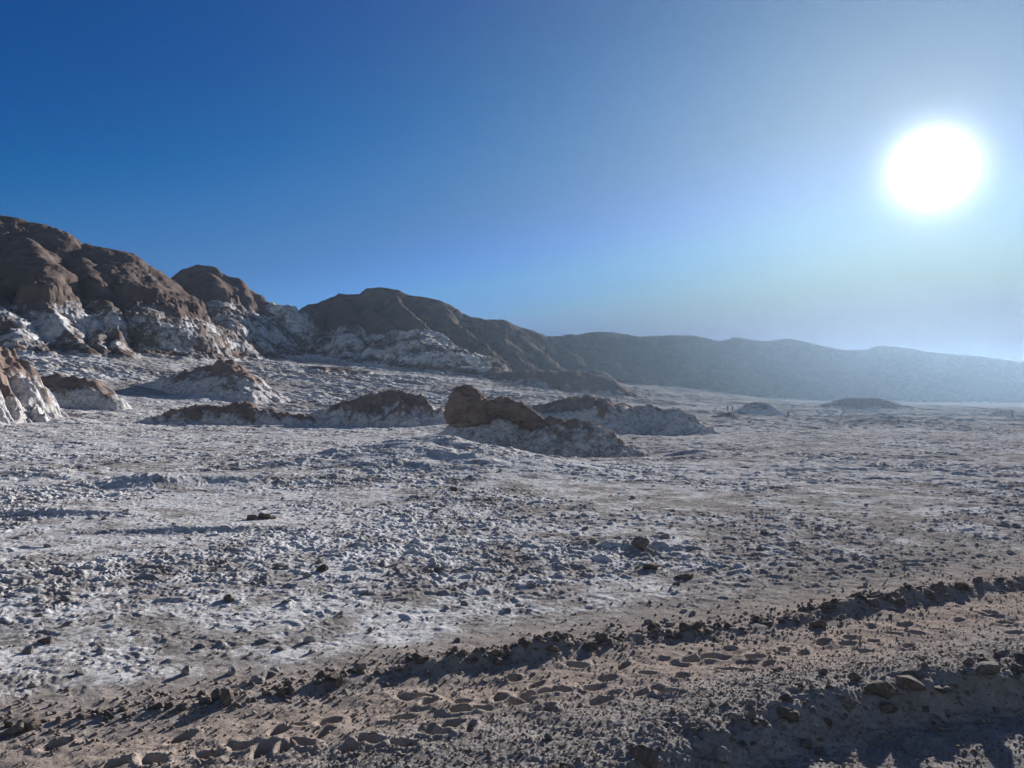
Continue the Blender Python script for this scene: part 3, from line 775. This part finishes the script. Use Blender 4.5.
outcrop('rock_outcrop', 'low pale mounds with dark crests just beyond the knob boulder outcrop', 'rock outcrop',
        [[(568, 424, 84), (588, 408, 85), (603, 400, 86), (615, 405, 87), (630, 408, 88), (648, 405, 88), (660, 411, 87), (676, 408, 86), (688, 416, 85), (704, 428, 84)]], 0.16, rough=0.32, seed=300, k=0.85, a=0.6, saltw=0.95, lump=1.6)
outcrop('rock_outcrop', 'brown wedge shaped outcrop with a jagged pale broken end, beside the knob boulder', 'rock outcrop',
        [[(306, 415, 104), (338, 404, 104.5), (368, 396, 105), (392, 390, 105.5), (402, 392, 105.5), (411, 394, 105), (424, 398, 104.5), (438, 410, 104)], [(394, 391, 105.5), (402, 402, 102), (408, 414, 100)]], 0.18, rough=0.36, seed=320, k=1.05, a=0.5, saltw=0.6, lump=1.9)
outcrop('rock_outcrop', 'long low brown outcrop with a small hump, on the salty ground below the hills', 'rock outcrop',
        [[(150, 418, 101), (172, 411, 101), (196, 405, 101.5), (218, 407, 102), (238, 403, 102), (246, 403, 102), (254, 409, 101.5), (268, 411, 101), (290, 413, 101), (316, 420, 101)]], 0.18, rough=0.34, seed=340, k=0.85, a=0.4, saltw=0.55, lump=1.9)
outcrop('rock_outcrop', 'tall craggy sunlit outcrop with reddish top and whitish fluted flank at frame edge', 'rock outcrop',
        [[(-184, 330, 70), (-124, 334, 77), (-74, 338, 83), (-24, 342, 90), (-2, 346, 94), (12, 353, 95.5), (22, 363, 96), (26, 376, 96)], [(-74, 338, 83), (-48, 372, 81.5), (-24, 405, 80)], [(-28, 342, 90), (-10, 366, 89), (10, 394, 87.5), (20, 410, 87)], [(-4, 346, 94), (12, 368, 93), (32, 394, 91), (44, 412, 90)], [(22, 363, 96), (32, 382, 95), (40, 400, 94)], [(-50, 341, 87), (-28, 372, 85), (-6, 404, 83.5)]], 0.13, rough=0.62, seed=360, k=1.75, a=0.8, saltw=0.66, margin=10, lump=2.2)
outcrop('earth_mound', 'flat topped dark mound right behind the tall sunlit outcrop', 'mound',
        [[(30, 379, 112), (52, 375, 113), (74, 376, 114), (92, 381, 114), (108, 394, 113)]], 0.25, rough=0.40, seed=380, k=1.15, a=1.5, saltw=0.55, lump=1.5)
outcrop('earth_mound', 'peaked mound with a dark slope and a sunlit side on the salty apron', 'mound',
        [[(106, 391, 148), (140, 384, 149), (172, 376, 150), (198, 368, 151), (218, 363, 152), (234, 366, 152), (246, 376, 150)], [(226, 360, 152), (238, 374, 146), (246, 388, 141)]], 0.3, rough=0.55, seed=400, k=0.72, a=1.2, saltw=0.6, lump=1.5)
outcrop('earth_mound', 'flat dark bench of rock at the foot of the long ridge', 'mound',
        [[(488, 374, 262), (516, 371, 264), (556, 371, 266), (584, 373, 268), (606, 377, 268)]], 0.6, rough=0.8, seed=420, k=0.7, a=4, saltw=0.25)
outcrop('earth_mound', 'low shaded swell between the knob boulder and the long ridge', 'mound',
        [[(545, 405, 128), (565, 399, 129), (588, 397, 130), (606, 400, 130)]], 0.3, rough=0.4, seed=440, k=0.5, a=1.5, saltw=0.6, lump=1.5)
outcrop('earth_mound', 'hazy dark mound standing alone under the far ridge', 'mound',
        [[(816, 408, 262), (834, 402, 264), (852, 398, 266), (880, 399, 268), (900, 406, 268)]], 0.6, rough=0.8, seed=460, k=0.5, a=3, saltw=0.1)
outcrop('earth_mound', 'small hazy hummock near the pair of distant walkers', 'mound',
        [[(716, 416, 139), (727, 413, 140), (738, 417, 140)]], 0.25, rough=0.35, seed=470, k=0.5, a=1, saltw=0.3)
outcrop('earth_mound', 'pale topped hazy hummock between the pair of walkers and the lone walker', 'mound',
        [[(742, 409, 175), (752, 403, 176), (761, 402, 177), (772, 412, 177)]], 0.3, rough=0.35, seed=480, k=0.6, a=1, saltw=0.9)

# ------------------------------------------------------------------ stones
def rock_mesh(name, seed, flat=0.7, angular=True, sub_=3):
    rs = np.random.RandomState(seed)
    bm = bmesh.new(); bmesh.ops.create_icosphere(bm, subdivisions=sub_, radius=1.0)
    v = np.array([q.co[:] for q in bm.verts])
    if angular:
        for k in range(11):
            n = rs.randn(3); n /= np.linalg.norm(n)
            d = rs.uniform(0.45, 0.85)
            e = np.maximum(0, v @ n - d)
            v = v - e[:, None] * n * 0.92
    n1 = fbm(v[:, 0] * 1.3 + v[:, 2], v[:, 1] * 1.3 - v[:, 2] * 0.8, 3, seed)
    v = v * (1 + (0.16 if angular else 0.13) * n1)[:, None]
    v *= np.array([1.0, rs.uniform(0.65, 0.95), flat * rs.uniform(0.8, 1.15)])
    for q, c in zip(bm.verts, v): q.co = c
    me = bpy.data.meshes.new(name); bm.to_mesh(me); bm.free()
    me.polygons.foreach_set('use_smooth', np.full(len(me.polygons), not angular, dtype=bool))
    me.update()
    return me
STONES = [rock_mesh('stone', 500 + k, 0.75, True) for k in range(7)]
ROUND = [rock_mesh('stone', 520 + k, 0.55, True) for k in range(4)]
CLODS = [rock_mesh('salt_clod', 540 + k, 0.65, True) for k in range(6)]
for m_ in STONES: m_.materials.append(M_stone)
for m_ in ROUND: m_.materials.append(M_pale)
for m_ in CLODS: m_.materials.append(M_clod)
SURF = None
rnd = random.Random(3)
def put(name, me, x, y, s, z=None, sink=0.3, mat=None, tilt=0.5):
    o = bpy.data.objects.new(name, me); col.objects.link(o)
    sc3 = (s * rnd.uniform(0.8, 1.25), s * rnd.uniform(0.8, 1.2), s * rnd.uniform(0.75, 1.2))
    o.scale = sc3
    o.rotation_euler = (rnd.uniform(-tilt, tilt), rnd.uniform(-tilt, tilt), rnd.uniform(0, 6.28))
    o.location = (x, y, (gz(x, y) if z is None else z) + sc3[2] * 0.7 * (1 - 2 * sink) * 0.6)
    return o
def along(P, H, t):
    seg = np.hypot(*np.diff(P, axis=0).T); c = np.concatenate([[0], np.cumsum(seg)])
    s = t * c[-1]
    return np.interp(s, c, P[:, 0]), np.interp(s, c, P[:, 1]), np.interp(s, c, H)

# stones of the far row, in sections one can point at
row_sec = [(0, 190, 22, 0.05, 0.10, 'dark stone at the sparse pale end of the stone row beyond the footprints'),
           (190, 400, 40, 0.05, 0.10, 'dark stone in the broken stretch of the stone row beyond the footprints'),
           (400, 620, 55, 0.05, 0.11, 'dark stone on the thick high stretch of the stone row beyond the footprints'),
           (620, 780, 36, 0.05, 0.10, 'dark stone in the gappy stretch of the stone row past its thickest part'),
           (780, 930, 40, 0.06, 0.12, 'dark sun rimmed stone in the hazy stretch of the far stone row'),
           (930, 1030, 18, 0.06, 0.13, 'blurred hazy stone at the sunward end of the far stone row')]
rowpx = lambda px: None
fr_seg = FAR_ROW[2:14]
fr_px = np.array([512 + F * p[0] / p[1] for p in fr_seg])
fr_h = FAR_H[2:14]
for (p0, p1, n, s0, s1, lab) in row_sec:
    for k in range(n):
        px = min(p1, max(p0, rnd.uniform(p0, p1) + 9 * math.sin(rnd.uniform(0, 6.28) * 3)))
        x = float(np.interp(px, fr_px, fr_seg[:, 0])); y = float(np.interp(px, fr_px, fr_seg[:, 1])); h = float(np.interp(px, fr_px, fr_h))
        o_ = rnd.gauss(0.0, 0.07 + 0.35 * h)
        x2, y2 = x - o_ * 0.42, y + o_ * 0.9
        s = min(0.13, 0.5 * (s0 + s1) * 0.66 * math.exp(rnd.gauss(0, 0.42)))
        o = put('stone', rnd.choice(STONES), x2, y2, s, sink=0.25)
        tag(o, lab, 'stone', 'stones of the far row: ' + lab.split(' stone ')[-1][:40])
# near windrow
near_sec = [(0.14, 0.34, 26, 0.035, 0.075, 'small stone where the near windrow starts low at the frame bottom'),
            (0.34, 0.56, 60, 0.035, 0.075, 'stone on the middle crest of the shaded near windrow'),
            (0.56, 0.76, 48, 0.04, 0.085, 'stone on the high hazy end of the shaded near windrow')]
for (t0, t1, n, s0, s1, lab) in near_sec:
    for k in range(n):
        x, y, h = along(NEAR_ROW, NEAR_H, rnd.uniform(t0, t1) * 0.78)
        o_ = rnd.gauss(0.06, 0.20) if rnd.random() < 0.65 else rnd.uniform(-0.55, -0.1)
        s = min(0.12, 0.5 * (s0 + s1) * 0.75 * math.exp(rnd.gauss(0, 0.45)))
        me_ = rnd.choice(STONES if rnd.random() < 0.9 else ROUND)
        o = put('stone', me_, float(x) - o_ * 0.35, float(y) + o_ * 0.93, s, sink=0.22)
        tag(o, lab, 'stone', 'stones of the near windrow: ' + lab[:36])
# the large ones that stand out
def spot(px, py, zr):
    # walk the ray through a surveyed image point until it meets the land
    d = np.geomspace(4, 400, 3000)
    X = (px - 512) / F * d; zray = EYE + (HZ - py) / F * d
    Zt = terrain(X, d)[0]
    i = int(np.argmax(Zt >= zray))
    return float(X[i]), float(d[i])
for (px, py, s, kind, lab) in ((984, 670, 0.17, 'r', 'large pale flat stone lying on the high end of the near windrow'),
                               (905, 683, 0.14, 'a', 'dark round backed stone tilted on the crest of the near windrow'),
                               (937, 688, 0.10, 'r', 'pale topped oval stone just below the large flat one'),
                               (876, 690, 0.12, 'a', 'squat dark stone next to the round backed one on the near windrow'),
                               (842, 700, 0.10, 'a', 'dark blocky stone with a bright rim at the windrow shoulder'),
                               (783, 713, 0.10, 'a', 'near black stone alone where the windrow shade begins'),
                               (548, 734, 0.065, 'r', 'whitish rounded stone lying alone on the gravelly track'),
                               (774, 668, 0.07, 'a', 'small dark upright stone alone on the track past the footprints'),
                               (643, 755, 0.11, 'a', 'dark stone with a bright edge low on the near windrow'),
                               (160, 703, 0.10, 'r', 'pale pointed stone standing in the sparse end of the far row'),
                               (360, 667, 0.11, 'r', 'brownish stone block perched on the far row where it thins'),
                               (653, 629, 0.12, 'a', 'tall dark stone standing up from the far row'),
                               (38, 720, 0.10, 'a', 'dark stone with long shadow at the very end of the far row'),
                               (815, 625, 0.10, 'a', 'dark stone leaning just off the far row into the track')):
    x, y = spot(px, py, 0)
    o = put('stone', rnd.choice(STONES if kind == 'a' else ROUND), x, y, s, sink=0.2, tilt=0.25)
    tag(o, lab, 'stone')

# clods lying out on the flat
named_clods = ((254, 519, 0.36, 'pointed dark clod, the smaller of two casting a long shadow on the white crust'), (268, 518, 0.42, 'wide dark clod, the larger of two casting a long shadow on the white crust'),
               (283, 566, 0.22, 'upright broken crust slab like a small peak'), (322, 570, 0.26, 'leaning dark crust plate with a sunlit edge'), (232, 598, 0.24, 'dark lump with a broad shadow on the crust'),
               (640, 545, 0.42, 'low dark lump alone on the grey flat past the track'), (648, 567, 0.30, 'flattened dark clod among the small ones above the stone row'), (682, 577, 0.24, 'dark rounded clod near the hazy part of the flat'),
               (638, 540, 0.2, 'little clod touching the low dark lump'), (455, 490, 0.35, 'small dark cone of crust out on the flat'), (73, 574, 0.18, 'pale salt lump lying by itself near a shadowed hollow'),
               (50, 640, 0.16, 'dark clod beside a pale chip in the near crust'), (34, 650, 0.14, 'dark ragged clod at the picture edge of the near crust'), (265, 640, 0.14, 'crust clod with a white salt rim'), (440, 570, 0.2, 'dark broken clod above the thick stone row'))
for (px, py, s, lab) in named_clods:
    x, y = spot(px, py, 0)
    me_ = rnd.choice(STONES) if 'dark' in lab else rnd.choice(CLODS)
    o = put('salt_clod', me_, x, y, s * 0.62, sink=0.3, tilt=0.3); o.scale[2] *= 0.75
    tag(o, lab, 'clod')
zones = ((0, 340, 560, 700, 40, 'grey brown clod in the coarse white crust nearest the stone row'), (340, 700, 540, 640, 34, 'grey clod on the dusty crust above the thick stone row'),
         (700, 1024, 500, 600, 24, 'hazy grey clod on the sunward part of the flat'), (0, 500, 470, 560, 45, 'small dark clod on the bright crust of the middle flat'), (500, 720, 465, 545, 25, 'small dark clod on the grey flat below the knob boulder outcrop'))
for (a0, a1, b0, b1, n, lab) in zones:
    for k in range(n):
        px = rnd.uniform(a0, a1); py = b1 - (b1 - b0) * rnd.random() ** 0.8
        row_py = float(np.interp(px, [0, 190, 390, 560, 750, 930, 1024], [715, 695, 662, 640, 620, 585, 572]))
        if py > row_py - 8: py = row_py - rnd.uniform(8, 60)
        x, y = base_pt(px, py, 0.1)
        s = rnd.uniform(0.03, 0.075) * (1 + 0.015 * y) * (1.4 if rnd.random() < 0.1 else 1)
        o = put('salt_clod', rnd.choice(CLODS), x, y, s, sink=0.3)
        tag(o, lab, 'clod', 'clods: ' + lab[:44])

# gravel: too many pebbles to count, one mesh
def gravel():
    base = []
    for k in range(4):
        bm = bmesh.new(); bmesh.ops.create_icosphere(bm, subdivisions=1, radius=1.0)
        rs = np.random.RandomState(900 + k)
        v = np.array([q.co[:] for q in bm.verts]) * (1 + 0.25 * rs.randn(len(bm.verts), 1) * 0.6) * np.array([1, 0.8, 0.6])
        f = np.array([[q.index for q in p.verts] for p in bm.faces]); bm.free()
        base.append((v, f))
    rs = np.random.RandomState(77)
    pts = []
    n = 20000
    u = rs.uniform(-3.0, 9.5, n)
    x = u; ycen = np.interp(u, NEAR_ROW[:, 0], NEAR_ROW[:, 1])
    y = ycen + np.where(rs.rand(n) < 0.42, -1.3 * rs.rand(n), np.abs(rs.normal(0, 1.0, n)))
    s = 0.005 + 0.011 * rs.rand(n) ** 2.5 + 0.016 * (rs.rand(n) < 0.05)
    n2 = 2600
    t = rs.uniform(-6, 12, n2); x2 = t + rs.normal(0, 0.15, n2); y2 = np.interp(t, FAR_ROW[:, 0], FAR_ROW[:, 1]) + rs.normal(0, 0.36, n2)
    s2 = 0.012 + 0.025 * rs.rand(n2) ** 2
    n3 = 11000
    x3 = rs.uniform(-6, 12, n3); y3 = np.interp(x3, FAR_ROW[:, 0], FAR_ROW[:, 1]) - rs.uniform(0.1, 2.6, n3); s3 = 0.005 + 0.015 * rs.rand(n3) ** 4
    n4 = 6000
    x4 = rs.uniform(-9, 14, n4); y4 = np.interp(x4, FAR_ROW[:, 0], FAR_ROW[:, 1]) + 0.3 + 7 * rs.rand(n4) ** 1.4; s4 = 0.006 + 0.024 * rs.rand(n4) ** 4
    X = np.concatenate([x, x2, x3, x4]); Y = np.concatenate([y, y2, y3, y4]); Sz = np.concatenate([s, s2, s3, s4])
    keep = Y > 3.5
    X, Y, Sz = X[keep], Y[keep], Sz[keep]
    Zt = terrain(X, Y)[0]
    V = []; Fc = []; off = 0
    for k in range(len(X)):
        v, f = base[k % 4]
        a = rs.rand() * 6.28; c, sn = math.cos(a), math.sin(a)
        tl = rs.normal(0, 0.4)
        vv = v * Sz[k]
        vv = np.stack([vv[:, 0] * c - vv[:, 1] * sn, vv[:, 0] * sn + vv[:, 1] * c, vv[:, 2] + tl * vv[:, 0]], -1)
        V.append(vv + np.array([X[k], Y[k], Zt[k] + Sz[k] * 0.25])); Fc.append(f + off); off += len(v)
    V = np.concatenate(V); Fc = np.concatenate(Fc)
    me = bpy.data.meshes.new('gravel')
    me.vertices.add(len(V)); me.vertices.foreach_set('co', V.astype(np.float32).ravel())
    me.loops.add(len(Fc) * 3); me.loops.foreach_set('vertex_index', Fc.astype(np.int32).ravel())
    me.polygons.add(len(Fc)); me.polygons.foreach_set('loop_start', np.arange(0, len(Fc) * 3, 3, dtype=np.int32))
    me.update(calc_edges=True)
    m, nt, b = new_mat('mixed_gravel')
    co_ = nd(nt, 'ShaderNodeNewGeometry').outputs['Position']
    c = rampn(nt, noise(nt, co_, 22, 3, 0.7), [(0.32, (0.09, 0.072, 0.06)), (0.5, (0.18, 0.145, 0.12)), (0.7, (0.36, 0.32, 0.285))])
    nt.links.new(c, b.inputs['Base Color']); b.inputs['Roughness'].default_value = 0.95; b.inputs['Specular IOR Level'].default_value = 0.08
    return tag(link('gravel', me, [m]), 'loose pebbles strewn over the track and windrows', 'gravel', None, 'stuff')
gravel()

# ------------------------------------------------------------------ distant people walking on the flat
def person(x, y, rz, h, label, shade, group=None):
    z = gz(x, y)
    bm = bmesh.new()
    me = bpy.data.meshes.new('person')
    J = {'pel': (0, 0, .93, .15, .11), 'wai': (0, 0, 1.1, .135, .10), 'che': (0, .01, 1.33, .175, .12), 'nek': (0, .01, 1.5, .06, .06), 'hd': (0, .03, 1.62, .085, .1), 'tp': (0, .03, 1.73, .06, .07),
         'sl': (-.19, 0, 1.43, .06, .06), 'el': (-.25, -.02, 1.14, .045, .045), 'wl': (-.23, .08, .90, .035, .035), 'sr': (.19, 0, 1.43, .06, .06), 'er': (.25, -.05, 1.14, .045, .045), 'wr': (.24, -.0, .88, .035, .035),
         'hl': (-.1, 0, .86, .09, .09), 'kl': (-.1, .1, .48, .065, .065), 'al': (-.1, .03, .08, .045, .05), 'tl': (-.1, .17, .04, .04, .035), 'hr': (.1, 0, .86, .09, .09), 'kr': (.1, .0, .48, .065, .065), 'ar': (.1, -.15, .09, .045, .05), 'tr': (.1, -.02, .04, .04, .035)}
    E = [('pel', 'wai'), ('wai', 'che'), ('che', 'nek'), ('nek', 'hd'), ('hd', 'tp'), ('che', 'sl'), ('sl', 'el'), ('el', 'wl'), ('che', 'sr'), ('sr', 'er'), ('er', 'wr'), ('pel', 'hl'), ('hl', 'kl'), ('kl', 'al'), ('al', 'tl'), ('pel', 'hr'), ('hr', 'kr'), ('kr', 'ar'), ('ar', 'tr')]
    names = list(J)
    me.from_pydata([J[n][:3] for n in names], [(names.index(a), names.index(b)) for a, b in E], [])
    o = bpy.data.objects.new('person', me); col.objects.link(o)
    sk = o.modifiers.new('skin', 'SKIN'); ss = o.modifiers.new('sub', 'SUBSURF'); ss.levels = ss.render_levels = 2
    for i, n in enumerate(names):
        me.skin_vertices[0].data[i].radius = J[n][3:]
        me.skin_vertices[0].data[i].use_root = (n == 'pel')
    dg = bpy.context.evaluated_depsgraph_get(); dg.update()
    m2 = bpy.data.meshes.new_from_object(o.evaluated_get(dg))
    o.modifiers.clear(); o.data = m2; m2.name = 'person'
    mt, nt, b = new_mat('figure_clothes_skin')
    geo_ = nd(nt, 'ShaderNodeTexCoord').outputs['Object']
    sp = nd(nt, 'ShaderNodeSeparateXYZ'); nt.links.new(geo_, sp.inputs[0])
    r_ = nd(nt, 'ShaderNodeValToRGB'); r_.color_ramp.interpolation = 'CONSTANT'
    mr = math_n(nt, 'DIVIDE', sp.outputs[2], 2.0); nt.links.new(mr, r_.inputs[0])
    el = r_.color_ramp.elements
    el.new(.5); el.new(.6); el.new(.7)
    for e_, (p, c) in zip(el, ((0.0, (.02, .018, .016)), (0.05, shade[0]), (0.475, shade[1]), (0.755, (.30, .18, .13)), (0.835, (.03, .022, .018)))):
        e_.position = p; e_.color = (*c, 1)
    nt.links.new(r_.outputs[0], b.inputs['Base Color']); b.inputs['Roughness'].default_value = .85
    m2.materials.clear(); m2.materials.append(mt)
    m2.polygons.foreach_set('use_smooth', np.full(len(m2.polygons), True, dtype=bool))
    o.location = (x, y, z); o.rotation_euler = (0, 0, rz); o.scale = (h / 1.75,) * 3
    tag(o, label, 'person', group)
    return o
for (px, D, rz, h, lab, sh) in ((727.6, 205, 0.3, 1.78, 'dark clad distant walker, the clearer one of the pair below the ridge', ((.02, .022, .03), (.025, .025, .03))),
                                (732.4, 209, 0.5, 1.7, 'fainter distant walker just beside the clearer one of the pair', ((.05, .05, .06), (.09, .085, .08))),
                                (787.8, 150, 2.8, 1.75, 'lone dark figure standing apart on the pale hazy flat', ((.02, .022, .03), (.02, .02, .025))),
                                (1012, 170, 1.2, 1.75, 'faint figure by itself under the sun at the edge of the hazy flat', ((.05, .05, .06), (.08, .08, .08)))):
    person((px - 512) / F * D, D, rz, h, lab, sh)

# ------------------------------------------------------------------ the air
zmax = float(co[:, 2][np.hypot(co[:, 0], co[:, 1]) < 1400].max()) + 4
zmin = float(co[:, 2].min()) - 1
bm = bmesh.new()
bmesh.ops.create_cube(bm, size=1.0, matrix=Matrix.Translation((0, 0, (zmax + zmin) / 2)) @ Matrix.Diagonal((20000, 20000, zmax - zmin, 1)))
me = bpy.data.meshes.new('haze'); bm.to_mesh(me); bm.free()
hm = bpy.data.materials.new('haze_air'); hm.use_nodes = True
hn = hm.node_tree; hn.nodes.clear()
ho = hn.nodes.new('ShaderNodeOutputMaterial'); pv = hn.nodes.new('ShaderNodeVolumePrincipled')
pv.inputs['Color'].default_value = (0.50, 0.735, 1.0, 1)
pv.inputs['Density'].default_value = HAZE_DENSITY
pv.inputs['Anisotropy'].default_value = HAZE_G
hn.links.new(pv.outputs[0], ho.inputs['Volume'])
tag(link('haze', me, [hm]), 'thin bluish dust haze filling the valley air', 'haze', None, 'stuff')
